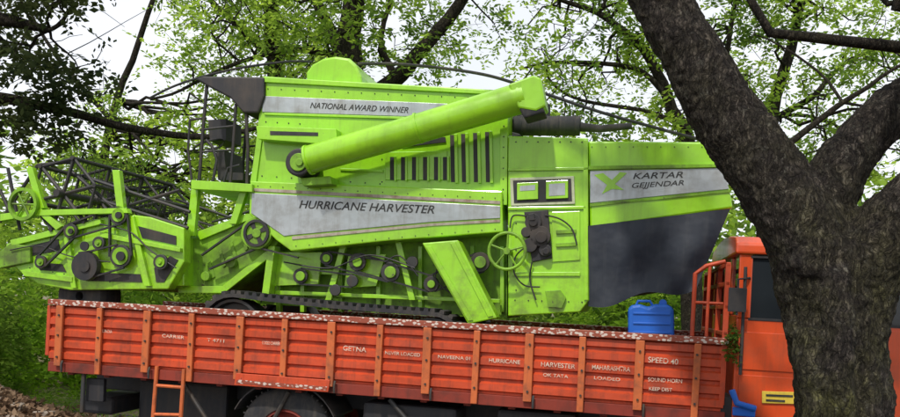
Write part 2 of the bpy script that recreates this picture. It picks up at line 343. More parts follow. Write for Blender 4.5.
m.box((CX0+.66,CY0-.012,1.1),(CX0+1.46,CY0-.003,1.98))
m.box((CX0+.02,CY0-.012,1.55),(CX0+.6,CY0-.003,1.9)); m.box((CX0+1.52,CY0-.012,1.3),(CX1-.05,CY0-.003,1.9)); m.box((CX0+.05,CY0-.012,1.12),(CX0+.58,CY0-.003,1.5)); m.emit("door_panels",CABR,truck,bevel=.008)
m=MB(); m.tube([(CX0+.75,-.05,1.75),(CX0+.9,-.05,1.75)],.015,8); m.tube([(CX0+.05,-.05,1.5),(CX0+.05,-.05,2.5)],.016,8)
m.tube([(CX1-.1,-.03,2.5),(CX1-.05,-.25,2.55),(CX1-.02,-.27,2.1)],.014,8); m.box((CX1-.14,-.3,2.1),(CX1+.04,-.27,2.45))
m.tube([(CX0+.1,.0,2.4),(CX0-.02,-.14,2.38),(CX0-.02,-.14,2.05)],.012,8); m.box((CX0-.1,-.16,2.08),(CX0+.06,-.14,2.3))
m.box((CX0-.05,-.02,.9),(CX1+.1,.1,1.02)); m.box((CX0-.1,.02,1.02),(CX0+.0,.5,1.28))
for z in (2.02,2.6): m.box((CX0+.1,-.006,z-.012),(CX1-.08,-.001,z+.012))
m.box((CX0-.02,-.05,1.03),(CX0+.5,-.013,1.1))
m.emit("cab_fittings",BLACK,truck,bevel=.006)
m=MB(); m.tube([(CX0-.02,-.08,1.36),(CX0+.03,-.09,1.24),(CX0+.2,-.09,1.2)],.03,10); m.box((CX0+.0,-.07,1.12),(CX0+.2,-.02,1.2)); m.emit("air_hose_coupling",BLUE,truck,bevel=.01)
m=MB(); m.pp([(762,391),(797,392),(797,404),(762,403)],-.03,-.016); m.emit("reflector_plate",YEL,truck,bevel=.004)
m=MB(); m.pp([(766,394),(793,395),(793,397),(766,396)],-.036,-.0315); m.pp([(766,399),(785,400),(785,402),(766,401)],-.036,-.0315); m.emit("reflector_marks",INK,truck)
txt=[("GETNA",343,350,366,352,4.6),("NEVER LOADED",385,354,420,356.5,3.2),("NAVEENA 01",438,358,470,360,3.2),("HURRICANE",489,362,520,364,3.8),("HARVESTER",541,366,575,368.5,4.2),("MAHARASHTRA",592,369,630,371.5,4.2),("SPEED 40",648,362,678,364.5,5),("SOUND HORN",648,381,682,383,3.4),("KEEP DIST",649,390,672,391.5,3.2),("GOODS CARRIER",262,344,280,345,3.2),("ALL INDIA",99,332,112,333,3.2),("CARRIER",162,337,184,339,3.4),("T 4711",207,341,224,342.5,3.2),("OK TATA",543,376,568,378,3),("LOADED",594,379,620,381,3)]
for s,u1,v1,u2,v2,h in txt: text(s,u1,v1,u2,v2,-.013,h*.0105,WHT,truck,"board_lettering",0,0.004)
# ---------------------------------------------------------------- HARVESTER
hv=empty("combine_harvester",TM)
YB=.45
m=MB(); m.pp([(263,76),(305,79),(360,82),(500,90),(509,100),(507,205),(250,186),(257,130)],YB,2.05); m.emit("grain_tank",GREEN,hv,bevel=.015)
m=MB(); m.pp([(306,84),(306,72),(312,64),(323,58),(335,56),(349,58),(356,65),(361,76),(362,85)],.55,1.7); m.emit("tank_dome",GREEN,hv,bevel=.03)
m=MB(); m.pp([(263,96),(452,104),(448,114),(430,117),(262,112)],YB-.012,YB-.002); m.emit("upper_band",SILVER,hv,bevel=.003)
text("NATIONAL AWARD WINNER",310,108,408,113,YB-.016,.062,INK,hv)
m=MB()
m.pp([(262,77),(500,91),(500,95),(262,82)],YB-.03,YB-.002)
m.pp([(256,126),(336,129),(337,140),(322,144),(258,139)],YB-.16,YB-.002)
m.pp([(264,112.5),(430,117.5),(430,120),(264,115)],YB-.02,YB-.002)
m.pp([(500,100),(508,101),(507,205),(500,205)],YB-.03,YB-.002)
m.pp([(385,152),(447,151),(447,180),(385,180)],YB-.015,YB-.002)
m.pp([(250,182),(258,131),(263,131),(256,183)],YB-.02,YB-.002)
m.pp([(340,168),(383,170),(383,172.5),(340,170.5)],YB-.02,YB-.002)
m.emit("tank_ribs",GREEN,hv,bevel=.005)
m=MB(); m.pp([(250,181),(502,191),(503,232),(385,241),(291,251),(276,240),(249,214)],YB-.09,YB+.3); m.emit("side_shroud",GREEN,hv,bevel=.012)
m=MB(); m.pp([(252,193),(500,206),(500,218),(430,222),(292,235),(284,236),(251,213)],YB-.102,YB-.092); m.emit("name_band",SILVER,hv,bevel=.003)
m=MB(); m.pp([(292,236.5),(430,223.5),(500,219.5),(500,222),(430,226),(292,239.5)],YB-.1,YB-.092); m.pp([(252,188),(500,201),(500,204),(252,191)],YB-.1,YB-.092); m.emit("band_trim",RUST,hv)
text("HURRICANE HARVESTER",299,208,434,213.5,YB-.106,.085,INK,hv)
m=MB()
for u in (390,401,412,423,434,443): m.pp([(u,157),(u+4,157),(u+4,180),(u,180)],YB-.02,YB-.016)
for i,u in enumerate((450,461,473,485)):
    m.pp([(u,135-i),(u+4,135-i),(u+5,182),(u+1,182)],YB-.006,YB-.001)
m.pp([(270,131),(318,132.5),(318,136),(270,135)],YB-.165,YB-.161)
m.pp([(400,141),(445,137),(446,142),(402,147)],YB-.02,YB-.001)
m.emit("louvre_slots",BLACK,hv)
m=MB()
for i,u in enumerate((450,461,473,485)): m.pp([(u+4,134-i),(u+7,134-i),(u+8,183),(u+5,183)],YB-.03,YB-.001)
for u in (390,401,412,423,434,443): m.pp([(u+4,156),(u+6,156),(u+6,181),(u+4,181)],YB-.035,YB-.016)
m.emit("louvre_lips",GREEN,hv,bevel=.003)
m=MB()
def bolts(u1,v1,u2,v2,n,Y,r=.008):
    for i in range(n):
        t=i/(n-1); p=L3(u1+(u2-u1)*t,v1+(v2-v1)*t,Y); m.tube([p+Vector((0,-.01,0)),p],[r*.7,r],7)
bolts(268,89,495,99,18,YB,.007); bolts(266,122,300,124,4,YB); bolts(262,176,380,184,9,YB); bolts(258,186,495,198,20,YB-.09,.006); bolts(296,246,495,229,16,YB-.09,.006); bolts(504,105,503,200,10,YB-.03)
bolts(592,147,702,147,9,YB,.006);bolts(592,228,722,214,14,YB-.01,.01); bolts(516,142,582,142,7,.42); bolts(515,300,582,302,6,.42); bolts(516,210,516,290,7,.42); bolts(30,268,110,282,8,.12);bolts(382,148,382,182,4,YB)
m.emit("bolts",DARKM,hv,smooth=True)
# unloading auger
m=MB(); a=L3(309,160,.12); b=L3(400,134,.12); c=L3(525,97,.1)
m.tube([a+(a-b).normalized()*.02,a,b,c],[.14,.15,.15,.155],32); m.emit("unloading_auger_tube",GREEN,hv,smooth=True)
m=MB(); d=(c-a).normalized()
for t in (.0,.52,.98):
    p=a.lerp(c,t); m.tube([p-d*.012,p+d*.012],[.16,.16],32)
m.emit("auger_flanges",GREEN,hv,smooth=True)
m=MB(); m.pp([(508,84),(533,75),(541,78),(546,106),(536,111),(518,108)],-.04,.28); m.emit("auger_spout",GREEN,hv,bevel=.02)
m=MB(); m.pp([(519,108),(541,104),(545,112),(524,118)],-.03,.27); m.emit("spout_boot",RUBBER,hv,bevel=.015)
m=MB(); m.disc(298,162,.12,.44,14); m.emit("auger_gearbox",BLACK,hv,bevel=.02)
m=MB(); m.disc(298,162,.1,.119,9); m.disc(299,162,.08,.1,4,12); m.pp([(292,150),(308,146),(311,153),(303,158)],.13,.43); m.pp([(300,178),(330,176),(332,184),(303,186)],.2,.44); m.emit("gearbox_cover",GREEN2,hv,bevel=.008)
# engine housing
m=MB(); m.pp([(508,136),(588,138),(589,300),(580,312),(508,316)],.42,1.95); m.emit("engine_housing",GREEN,hv,bevel=.012)
m=MB(); m.pp([(510,178),(574,176),(575,204),(511,206)],.395,.418); m.emit("gauge_panel_frame",CREAM,hv,bevel=.006)
m=MB(); m.pp([(513,180.5),(571,178.5),(572,201),(514,203)],.389,.394); m.emit("gauge_panel",BLACK,hv)
m=MB(); m.pp([(517,183),(538,182),(538,199),(517,200)],.37,.388); m.pp([(546,181),(568,180),(568,198),(546,199)],.37,.388); m.emit("gauge_panel_doors",GREEN,hv,bevel=.004)
m=MB(); m.pp([(549,184),(565,183),(565,195),(549,196)],.366,.369);m.pp([(520,186),(535,185),(535,190),(520,191)],.366,.369); m.emit("gauge_panel_labels",SILVER,hv)
m=MB(); m.pp([(508,168),(588,167),(588,170),(508,171)],.40,.418); m.pp([(508,207),(586,206),(586,209),(508,210)],.40,.418); m.pp([(583,140),(588,140),(588,300),(584,300)],.40,.418)
m.pp([(552,212),(580,211),(580,260),(552,262)],.405,.418); m.pp([(512,272),(580,272),(580,276),(512,276)],.40,.418); m.emit("housing_ribs",GREEN,hv,bevel=.004)
m=MB()
for (u,v,r) in ((533,222,8),(540,236,10),(530,245,7),(545,250,6),(526,232,5)): m.disc(u,v,.33,.415,r,18)
m.pp([(524,212),(548,210),(552,258),(532,262)],.38,.416)
m.pp([(528,214),(534,213),(535,220),(529,221)],.29,.33); m.tube([L3(533,222,.3),L3(533,222,.34)],.045,14);m.tube([L3(541,237,.28),L3(541,237,.34)],.06,14); m.tube([L3(546,251,.3),L3(546,251,.34)],.035,12)
m.pp([(512,132),(520,134),(520,137),(512,137)],.5,.7)
m.emit("hydraulic_pump",BLACK,hv,bevel=.006)
m=MB()
def hose(px,Y,r,mb,n=8,yb=0):
    P=[L3(u,v,Y) for u,v in px]; Q=[]
    for i in range(len(P)-1):
        for k in range(n):
            t=k/n; a=P[max(i-1,0)];b=P[i];c_=P[i+1];d_=P[min(i+2,len(P)-1)]
            Q.append(.5*((2*b)+(c_-a)*t+(2*a-5*b+4*c_-d_)*t*t+(3*b-a-3*c_+d_)*t**3))
    Q.append(P[-1]); mb.tube(Q,r,7)
for pts in (((528,245),(516,256),(514,272),(524,285),(540,287)),((545,215),(560,219),(572,229),(577,245)),((510,228),(513,216),(526,216)),((532,262),(530,280),(536,300))):
    hose(pts,.37,.008,m)
m.emit("hoses",RUBBER,hv,smooth=True)
m=MB(); m.pp([(545,291),(560,290),(566,298),(562,308),(548,307)],.38,.416); m.pp([(556,230),(576,229),(576,233),(556,234)],.38,.404); m.pp([(556,243),(576,242),(576,246),(556,247)],.38,.404); m.emit("housing_brackets",GREEN2,hv,bevel=.004)
m=MB(); x,z=lp(507,251,.22); R_=.185
m.tube([(x+R_*math.cos(t),.22,z+R_*math.sin(t)) for t in np.linspace(0,2*math.pi,33)],.017,8)
for k in range(5):
    t=k*2*math.pi/5+.3; m.tube([(x,.22,z),(x+R_*math.cos(t),.22,z+R_*math.sin(t))],.011,6)
m.tube([(x,.18,z),(x,.45,z)],.035,12); m.emit("handwheel",GREEN2,hv,smooth=True)
# rear hood
m=MB(); m.pp([(588,141),(702,142),(722,166),(730,190),(733,208),(590,228)],YB,2.0); m.emit("rear_hood",GREEN,hv,bevel=.02)
m=MB(); m.pp([(590,171),(724,168),(729,189),(590,203)],YB-.012,YB-.002); m.emit("hood_band",SILVER,hv,bevel=.003)
m=MB(); m.pp([(590,204),(730,190),(730.5,192),(590,206.5)],YB-.014,YB-.002); m.pp([(588,166),(722,164),(723,167),(588,169.5)],YB-.03,YB-.002); m.emit("hood_ribs",GREEN2,hv)
text("KARTAR",633,179,683,177.5,YB-.016,.06,INK,hv); text("GEJJENDAR",632,188,684,185,YB-.016,.05,INK,hv)
m=MB(); m.pp([(594,175),(603,173),(612,180),(620,172),(627,173),(615,184),(624,190),(612,189),(602,194),(607,185)],YB-.018,YB-.013); m.emit("hood_emblem",GREEN,hv)
m=MB(); nx,nz=50,24; vs=[];fs=[]
for j in range(nz+1):
    for i in range(nx+1):
        s_=i/nx;t=j/nz
        top=(588+s_*142,226-s_*17); bot=(588+s_*108,306-s_*18+4*math.sin(s_*9))
        u=top[0]+(bot[0]-top[0])*t; v=top[1]+(bot[1]-top[1])*t
        x,z=lp(u,v,YB-.02)
        vs.append((x,YB-.03+.03*t*math.sin(s_*13+t*2)+.05*noise.noise(Vector((s_*3,t*2,1))),z))
for j in range(nz):
    for i in range(nx): a_=j*(nx+1)+i; fs.append((a_,a_+1,a_+nx+2,a_+nx+1))
m.add(vs,fs); m.emit("rubber_flap",CANVAS,hv,smooth=True,ang=80)
m=MB(); m.pp([(590,230),(720,214),(692,285),(590,302)],YB+.1,1.95); m.emit("flap_chute",BLACK,hv)
m=MB(); m.tube([L3(514,126,.8),L3(580,126,.8)],.105,20); m.tube([L3(580,127,.8),L3(600,129,.8),L3(632,126,.8)],[.05,.04,.035],12); m.tube([L3(520,120,.8),L3(519,100,.8)],.035,10)
m.tube([L3(545,126,1.2),L3(545,105,1.2)],.06,12)
for u in (522,540,558,574): m.tube([L3(u-1,126,.8),L3(u+1,126,.8)],.112,20)
m.emit("air_cleaner",RUBBER,hv,smooth=True)
m=MB(); m.pp([(422,243),(458,240),(497,318),(468,324)],.2,.45); m.emit("elevator_leg",GREEN,hv,bevel=.012)
m=MB(); m.pp([(426,247),(431,246),(473,320),(468,321)],.185,.198); m.pp([(450,243),(455,242),(493,316),(488,317)],.185,.198); m.emit("elevator_ribs",GREEN,hv,bevel=.004)
# under body
m=MB(); m.pp([(268,250),(300,250),(420,236),(507,228),(507,318),(262,304)],.78,1.9); m.emit("lower_body",GREEN2,hv)
m=MB()
for u in (276,300,338,376,418,470,500):
    m.pp([(u,246),(u+4,246),(u+4,312),(u,312)],.70,.778)
m.pp([(266,268),(340,270),(340,275),(266,272)],.62,.655); m.pp([(266,290),(500,299),(500,303),(266,294)],.62,.655)
m.pp([(340,246),(346,246),(331,300),(325,300)],.55,.6); m.pp([(395,242),(401,242),(415,300),(409,300)],.55,.6)
m.pp([(268,246),(275,246),(268,300),(261,300)],.45,.6)
m.pp([(277,252),(322,252),(318,284),(270,286)],.58,.62); m.pp([(348,256),(386,254),(376,286),(344,288)],.6,.64)
m.emit("lower_frames",GREEN,hv,bevel=.004)
m=MB()
for (u,v,r) in ((326,258,7),(357,262,9),(352,281,6),(390,272,10),(412,262,6),(431,284,8),(300,276,8),(455,250,6),(480,262,10),(335,290,6)):
    m.disc(u,v,.5,.54,r,22)
m.emit("lower_pulleys",DARKM,hv,bevel=.006)
m=MB()
for (u,v,r) in ((326,258,4),(357,262,5),(390,272,6),(431,284,4),(300,276,5),(480,262,6)): m.disc(u,v,.47,.499,r,16)
m.emit("pulley_hubs",GREEN2,hv,bevel=.005)
m=MB()
def belt(u1,v1,r1,u2,v2,r2,Y,w_=.03):
    a=Vector((u2-u1,v2-v1)); l=a.length; n_=Vector((-a.y,a.x))/l
    for s_ in (1,-1):
        p=(u1+n_.x*r1*s_,v1+n_.y*r1*s_); q=(u2+n_.x*r2*s_,v2+n_.y*r2*s_)
        m.pp([(p[0]-n_.x*.8,p[1]-n_.y*.8),(q[0]-n_.x*.8,q[1]-n_.y*.8),(q[0]+n_.x*.8,q[1]+n_.y*.8),(p[0]+n_.x*.8,p[1]+n_.y*.8)],Y,Y+w_)
belt(326,258,7,390,272,10,.505); belt(357,262,9,431,284,8,.51); belt(300,276,8,352,281,6,.505); belt(431,284,8,480,262,10,.515)
for pts in (((284,262),(330,268),(370,255),(415,268)),((385,262),(400,256),(418,276)),((440,262),(436,280),(455,296))):
    hose(pts,.45,.008,m)
m.emit("belts_and_rods",BLACK,hv)
# crawler tracks
for ti,(Y0,Y1) in enumerate(((.16,.56),(1.75,2.15))):
    m=MB(); xa,_=lp(232,300,.16); xb,_=lp(432,310,.16); zt0,zt1=2.0,1.92
    path=[]; zb=1.235
    ra=(zt0-zb)/2; rb=(zt1-zb)/2
    for a_ in np.linspace(math.pi/2,3*math.pi/2,12): path.append((xa+ra*math.cos(a_),zb+ra+ra*math.sin(a_)))
    for t in np.linspace(.03,.97,24): path.append((xa+(xb-xa)*t,zb))
    for a_ in np.linspace(-math.pi/2,math.pi/2,12): path.append((xb+rb*math.cos(a_),zb+rb+rb*math.sin(a_)))
    for t in np.linspace(.97,.03,24): path.append((xa+(xb-xa)*t,zt0+(zt1-zt0)*t-.02*math.sin(math.pi*t)))
    n=len(path); cx,cz=(xa+xb)/2,1.58
    inner=[]
    for i in range(n):
        p=Vector(path[i]); t=(Vector(path[(i+1)%n])-Vector(path[i-1])).normalized(); nn=Vector((-t.y,t.x))
        if nn.dot(Vector((cx,cz))-p)<0: nn=-nn
        inner.append(p+nn*.04)
    vs=[];fs=[]
    for i in range(n):
        for (x,z) in (path[i],inner[i]):
            for y in (Y0,Y1): vs.append((x,y,z))
    for i in range(n):
        j=(i+1)%n; a_=i*4;b_=j*4
        fs+=[(a_,b_,b_+1,a_+1),(a_+2,a_+3,b_+3,b_+2),(a_,a_+2,b_+2,b_),(a_+1,b_+1,b_+3,a_+3)]
    m.add(vs,fs)
    for i in range(n):
        p=Vector(path[i]); q=inner[i]; o=(p-q).normalized(); t=Vector((-o.y,o.x))*.028
        P=[p-t,p+t,p+t*.7+o*.035,p-t*.7+o*.035]; m.prism([(k.x,k.y) for k in P],Y0+.01,Y1-.01)
    m.emit("crawler_track",RUBBER,hv)
    m=MB()
    for x,z,r in [(xa,zb+ra,ra-.06),(xb,zb+rb,rb-.06)]+[(xa+(xb-xa)*k/6,zb+.16,.11) for k in range(1,6)]:
        m.lathe(x,z,[(r,Y0+.05),(r,Y1-.05),(.0,Y1-.05),(0,Y0+.12),(r-.05,Y0+.12),(r-.03,Y0+.05)],24)
    m.box((xa,Y0+.15,1.45),(xb,Y1-.1,1.7)); m.emit("track_rollers",DARKM,hv,smooth=True)
# feeder house
m=MB(); m.pp([(160,248),(205,235),(238,216),(268,212),(280,240),(262,262),(222,290),(150,291)],.5,1.7); m.emit("feeder_house",GREEN2,hv,bevel=.012)
m=MB(); m.pp([(196,232),(246,214),(262,214),(262,219),(246,221),(200,240)],.46,.498); m.pp([(178,286),(222,286),(272,246),(276,252),(224,293),(178,293)],.46,.498)
m.pp([(191,180),(252,184),(252,192),(191,189)],.3,1.7); m.pp([(191,189),(198,190),(194,236),(186,236)],.4,.47); m.pp([(240,190),(247,190),(236,224),(229,224)],.4,.47)
m.pp([(178,230),(186,228),(182,288),(174,288)],.4,.48)
m.emit("feeder_frame",GREEN,hv,bevel=.005)
m=MB()
for i in range(7):
    u=196+i*11; v=282-i*8.3+ (3 if i<2 else 0); m.pp([(u,v-14),(u+3,v-16),(u+8,v),(u+5,v+2)],.485,.498)
m.disc(256,233,.36,.44,17,32); m.disc(256,233,.34,.359,5,12); m.disc(230,262,.42,.49,6); m.disc(205,276,.42,.49,5); m.emit("feeder_sprockets",GREEN2,hv,bevel=.006)
m=MB(); m.lathe(*lp(256,233,.34),[(.12,.335),(.15,.335),(.15,.36),(.12,.36)],32); belt(256,233,14,205,262,8,.37,.04); belt(256,233,14,300,252,6,.37,.04)
for k in range(4):
    t=k*math.pi/2+.5; x,z=lp(256,233,.345); m.prism([(x+.04*math.cos(t-.4),z+.04*math.sin(t-.4)),(x+.12*math.cos(t-.25),z+.12*math.sin(t-.25)),(x+.12*math.cos(t+.25),z+.12*math.sin(t+.25)),(x+.04*math.cos(t+.4),z+.04*math.sin(t+.4))],.35,.358)
m.emit("feeder_belt",BLACK,hv)
# operator platform
m=MB(); m.pp([(195,79),(203,76),(264,77),(264,96),(258,113),(243,113),(230,98),(205,85)],.4,1.6); m.emit("operator_canopy",BLACK,hv,bevel=.02)
m=MB()
for pts,r in ((((207,85),(203,130),(199,184)),.02),(((236,104),(233,150),(230,186)),.018),(((246,110),(248,150),(247,184)),.02),(((200,130),(235,126)),.014),(((200,152),(233,150)),.012),(((212,186),(217,160),(212,146),(206,140)),.018),(((222,188),(228,168),(240,165)),.014),(((192,182),(188,150),(190,120)),.014),(((190,120),(206,118)),.014)):
    for yy in ((.45,1.5) if r>.013 else (.45,)): m.tube([L3(u,v,.45)+Vector((0,yy-.45,0)) for u,v in pts],r,8)
x,z=lp(209,146,.8)
m.tube([(x+.17*math.cos(t),.8+.17*math.sin(t),z+.07*math.cos(t)) for t in np.linspace(0,2*math.pi,25)],.014,6)
m.pp([(216,150),(224,150),(226,172),(243,173),(243,180),(218,180)],.75,1.2)
m.pp([(208,120),(226,119),(226,140),(210,141)],.9,1.3)
m.emit("operator_station",BLACK,hv,smooth=True)
# header
m=MB(); m.pp([(6,244),(30,236),(62,226),(100,218),(128,214),(150,217),(184,228),(184,262),(168,289),(70,290),(38,284),(18,270),(6,256)],.15,.3)
m.pp([(60,232),(184,232),(184,286),(70,288)],.3,2.2)
m.emit("header_body",GREEN,hv,bevel=.012)
m=MB(); m.pp([(10,240),(100,219),(101,224),(11,246)],.1,.148); m.pp([(20,270),(72,277),(72,282),(24,276)],.1,.148); m.pp([(128,216),(133,216),(150,286),(144,286)],.1,.148); m.pp([(62,228),(67,227),(76,288),(71,288)],.11,.148); m.pp([(100,232),(180,248),(180,252),(100,237)],.09,.147)
m.pp([(0,214),(30,210),(126,208),(128,213),(30,216),(0,221)],.05,.14); m.pp([(112,170),(119,170),(124,212),(117,213)],.06,.13)
m.pp([(26,168),(32,167),(44,208),(38,209)],.06,.13); m.pp([(30,206),(34,203),(62,226),(56,230)],.06,.13)
m.emit("header_ribs",GREEN,hv,bevel=.004)
m=MB()
m.pp([(28,246),(58,239),(60,250),(30,256)],.14,.149); m.pp([(34,262),(62,264),(66,272),(40,270)],.14,.149)
m.pp([(138,226),(176,236),(176,245),(142,238)],.14,.149); m.pp([(78,252),(92,250),(92,256),(80,258)],.14,.149); m.pp([(154,268),(170,256),(178,260),(164,282),(156,282)],.14,.149)
m.pp([(84,272),(140,274),(142,282),(86,281)],.14,.149)
m.emit("header_shade_plates",BLACK,hv)  # flat black plates on the header paint in the shade of its recesses
m=MB()
for (u,v,r) in ((120,256,12),(118,215,10),(70,231,8),(160,262,8),(40,262,7),(98,243,7)): m.disc(u,v,.06,.1,r,24)
m.emit("header_pulleys",DARKM,hv,bevel=.005)
m=MB()
for (u,v,r) in ((120,256,9),(118,215,7),(70,231,5),(160,262,5),(40,262,4),(98,243,4)): m.lathe(*lp(u,v,.05),[(r*.0106,.06),(r*.0106,.045),(r*.006,.05),(r*.004,.03),(0,.03),(0,.06)],20)
m.emit("header_pulley_hubs",GREEN2,hv,smooth=True)
m=MB()
for (u,v,r) in ((84,266,15),(84,246,7),(120,256,7),(118,215,5),(70,231,4)): m.disc(u,v,.02,.038 if r<14 else .1,r if r>10 else r*.7,24)
m.disc(84,266,.0,.02,6,16)
belt(120,256,12,84,266,13,.05); belt(118,215,9,120,256,11,.055); belt(70,231,7,118,215,9,.06); belt(40,262,6,70,231,7,.06)
hose(((100,224),(130,232),(150,250),(176,268)),.08,.008,m); hose(((10,250),(40,246),(70,256),(110,262)),.08,.007,m)
m.emit("header_drive",BLACK,hv)
m=MB(); x,z=lp(22,204,.0); m.lathe(x,z,[(.15,.0),(.185,.0),(.185,.05),(.15,.05)],32)
for k in range(6):
    t=k*math.pi/3; m.tube([(x,.025,z),(x+.16*math.cos(t),.025,z+.16*math.sin(t))],.013,6)
m.emit("reel_drive_wheel",GREEN2,hv,smooth=True)
m=MB(); rx,rz=lp(62,194,.1); RR=.42
for Y in (.12,.8,1.5,2.2):
    P=[(rx+RR*math.cos(k*math.pi/3+.25),Y,rz+RR*math.sin(k*math.pi/3+.25)) for k in range(6)]
    for k in range(6):
        m.tube([P[k],P[(k+1)%6]],.018,6); m.tube([(rx,Y,rz),P[k]],.022,6)
for k in range(6):
    x=rx+RR*math.cos(k*math.pi/3+.25); z=rz+RR*math.sin(k*math.pi/3+.25)
    m.tube([(x,.08,z),(x,2.25,z)],.024,8)
    for j in range(26):
        y=.12+j*.083; m.tube([(x,y,z),(x-.03,y,z-.17)],.005,5)
m.tube([(rx,.0,rz),(rx,2.3,rz)],.04,12)
for pts in (((0,222),(38,165)),((38,165),(70,162)),((70,170),(130,222)),((88,178),(190,212)),((100,200),(188,228)),((130,205),(180,190)),((0,190),(10,212)),((8,168),(20,230))):
    m.tube([L3(u,v,.2) for u,v in pts],.02,7); m.tube([L3(u,v,.2)+Vector((0,1.9,0)) for u,v in pts],.017,7)
m.emit("reel",BLACK,hv,smooth=True)
m=MB(); m.pp([(-14,262),(10,243),(30,246),(30,262),(0,268)],.1,.2); m.pp([(-14,262),(10,243),(30,246),(30,262),(0,268)],2.1,2.2); m.emit("crop_dividers",GREEN2,hv,bevel=.01)
m=MB(); m.lathe(*lp(82,296,.3),[(.05,.25),(.27,.25),(.3,.3),(.3,.6),(.27,.65),(.05,.65)],30); m.emit("support_tyre",RUBBER,hv,smooth=True)
m=MB(); hose(((358,64),(395,64),(440,68),(490,76),(540,92),(600,112),(660,129),(702,140)),.9,.018,m)
hose(((150,98),(180,84),(230,70),(285,62),(312,62)),.9,.014,m); m.emit("overhead_hose",RUBBER,hv,smooth=True)
# jerrycan
jc=empty("jerrycan",TM)
m=MB(); m.pp([(628,308),(632,305),(640,304),(648,307),(655,304),(668,304),(674,309),(675,348),(628,347)],.25,.5); m.emit("can_body",BLUE,jc,bevel=.03)
m=MB()
for v in (312,322,331): m.pp([(633,v),(670,v+1),(670,v+3),(633,v+2)],.238,.249)
m.tube([L3(636,306,.37),L3(638,301,.37),L3(650,301,.37),L3(653,306,.37)],.014,8); m.disc(663,303,.33,.4,3.5,14); m.emit("can_handle_and_ribs",BLUE,jc,bevel=.004)
# ---------------------------------------------------------------- foliage tools
def sprigs(name,cent,L,nleaf,ll,lw,mat,parent=None,droop=0.35):
    n=len(cent); cent=np.asarray(cent,float)
    d=rng.normal(size=(n,3)); d[:,2]=d[:,2]*.5-droop; d/=np.linalg.norm(d,axis=1)[:,None]
    up=np.array([0,0,1.])[None]+rng.normal(size=(n,3))*.35
    side=np.cross(d,up); side/=np.linalg.norm(side,axis=1)[:,None]+1e-6
    nrm=np.cross(side,d)
    Ls=L*rng.uniform(.6,1.3,(n,1)); V=[]
    for i in range(nleaf):
        s=(i+.5)/nleaf; sg=1 if i%2 else -1
        p=cent+d*Ls*s+nrm*(-.15*Ls*s*s)
        ld=side*sg*.85+d*.5+rng.normal(size=(n,3))*.28; ld/=np.linalg.norm(ld,axis=1)[:,None]
        wv=np.cross(ld,nrm+rng.normal(size=(n,3))*.5); wv/=np.linalg.norm(wv,axis=1)[:,None]+1e-6
        sc=rng.uniform(.65,1.25,(n,1)); a=ll*sc; b=lw*sc
        V.append(np.stack([p,p+ld*a*.45+wv*b*.5,p+ld*a,p+ld*a*.45-wv*b*.5],1))
    V=np.concatenate(V,0).reshape(-1,3); nf=len(V)//4
    me=bpy.data.meshes.new(name); me.vertices.add(len(V)); me.vertices.foreach_set("co",V.ravel())
    me.loops.add(nf*4); me.loops.foreach_set("vertex_index",np.arange(nf*4,dtype=np.int32))
    me.polygons.add(nf); me.polygons.foreach_set("loop_start",np.arange(0,nf*4,4,dtype=np.int32)); me.polygons.foreach_set("loop_total",np.full(nf,4,dtype=np.int32))
    me.update(calc_edges=True); me.materials.append(mat)
    ob=bpy.data.objects.new(name,me); COL.objects.link(ob)
    if parent: ob.parent=parent
    return ob
def wig(a,b,n,amp):
    out=[]; o=Vector((random.random()*50,)*3)
    for i in range(n+1):
        t=i/n; p=a.lerp(b,t); k=math.sin(math.pi*t)*amp
        out.append(p+Vector((noise.noise(o+p*1.3),noise.noise(o*2+p*1.3),noise.noise(o*3+p*1.3)))*k*2)
    return out
def tree(name,limbs,clumps,nspr,mat,L=.35,nleaf=9,ll=.11,lw=.05,bark=None,droop=.35,flat=.6):
    e=empty(name); m=MB(); nodes=[]
    for pts,rad in limbs:
        P=[Vector(p) for p in pts]
        Q=[];R_=[]
        for i in range(len(P)-1):
            for k in range(4):
                t=k/4; a=P[max(i-1,0)];b=P[i];c_=P[i+1];d_=P[min(i+2,len(P)-1)]
                q=.5*((2*b)+(c_-a)*t+(2*a-5*b+4*c_-d_)*t*t+(3*b-a-3*c_+d_)*t**3)
                q=q+Vector((noise.noise(q*1.7),noise.noise(q*1.7+Vector((9,9,9))),0))*.08
                Q.append(q);R_.append(rad[i]+(rad[i+1]-rad[i])*t)
        Q.append(P[-1]);R_.append(rad[-1]); m.tube(Q,R_,12); nodes+=[(q,r) for q,r in zip(Q,R_)]
    cl=[]
    for (c,r) in clumps:
        c=Vector(c); high=[q for q in nodes if q[0].z<c.z+.8] or nodes
        q,qr=min(high,key=lambda t:(t[0]-c).length)
        if (q-c).length<6:
            r0=min(qr*.5,.01+.009*(q-c).length); path=wig(q,c,7,.35); m.tube(path,[r0*(1-i/8)+.004 for i in range(8)],6)
            for _ in range(3):
                i=random.randint(3,7); b=path[i]+Vector([random.gauss(0,1) for _ in range(3)])*r*.6; m.tube(wig(path[i],b,4,.15),[.007,.006,.005,.004,.003],5)
        k=int(nspr*r*r); g=rng.normal(size=(k,3)); g/=np.linalg.norm(g,axis=1)[:,None]; g*=(rng.uniform(0,1,(k,1))**.45)*r; g[:,2]*=flat
        cl.append(g+np.array(c)[None])
    m.emit("trunk_and_limbs",bark or BARKD,e,smooth=True,ang=80)
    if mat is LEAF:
        j=max(1,int(len(cl)*.72)); sprigs("leaves",np.concatenate(cl[:j]),L,nleaf,ll,lw,LEAF,e,droop); sprigs("darker_leaves",np.concatenate(cl[j:]),L,nleaf,ll,lw,LEAFM,e,droop)  # remaining clumps take the darker leaf colour for variety
    else: sprigs("leaves",np.concatenate(cl),L,nleaf,ll,lw,mat,e,droop)
    return e
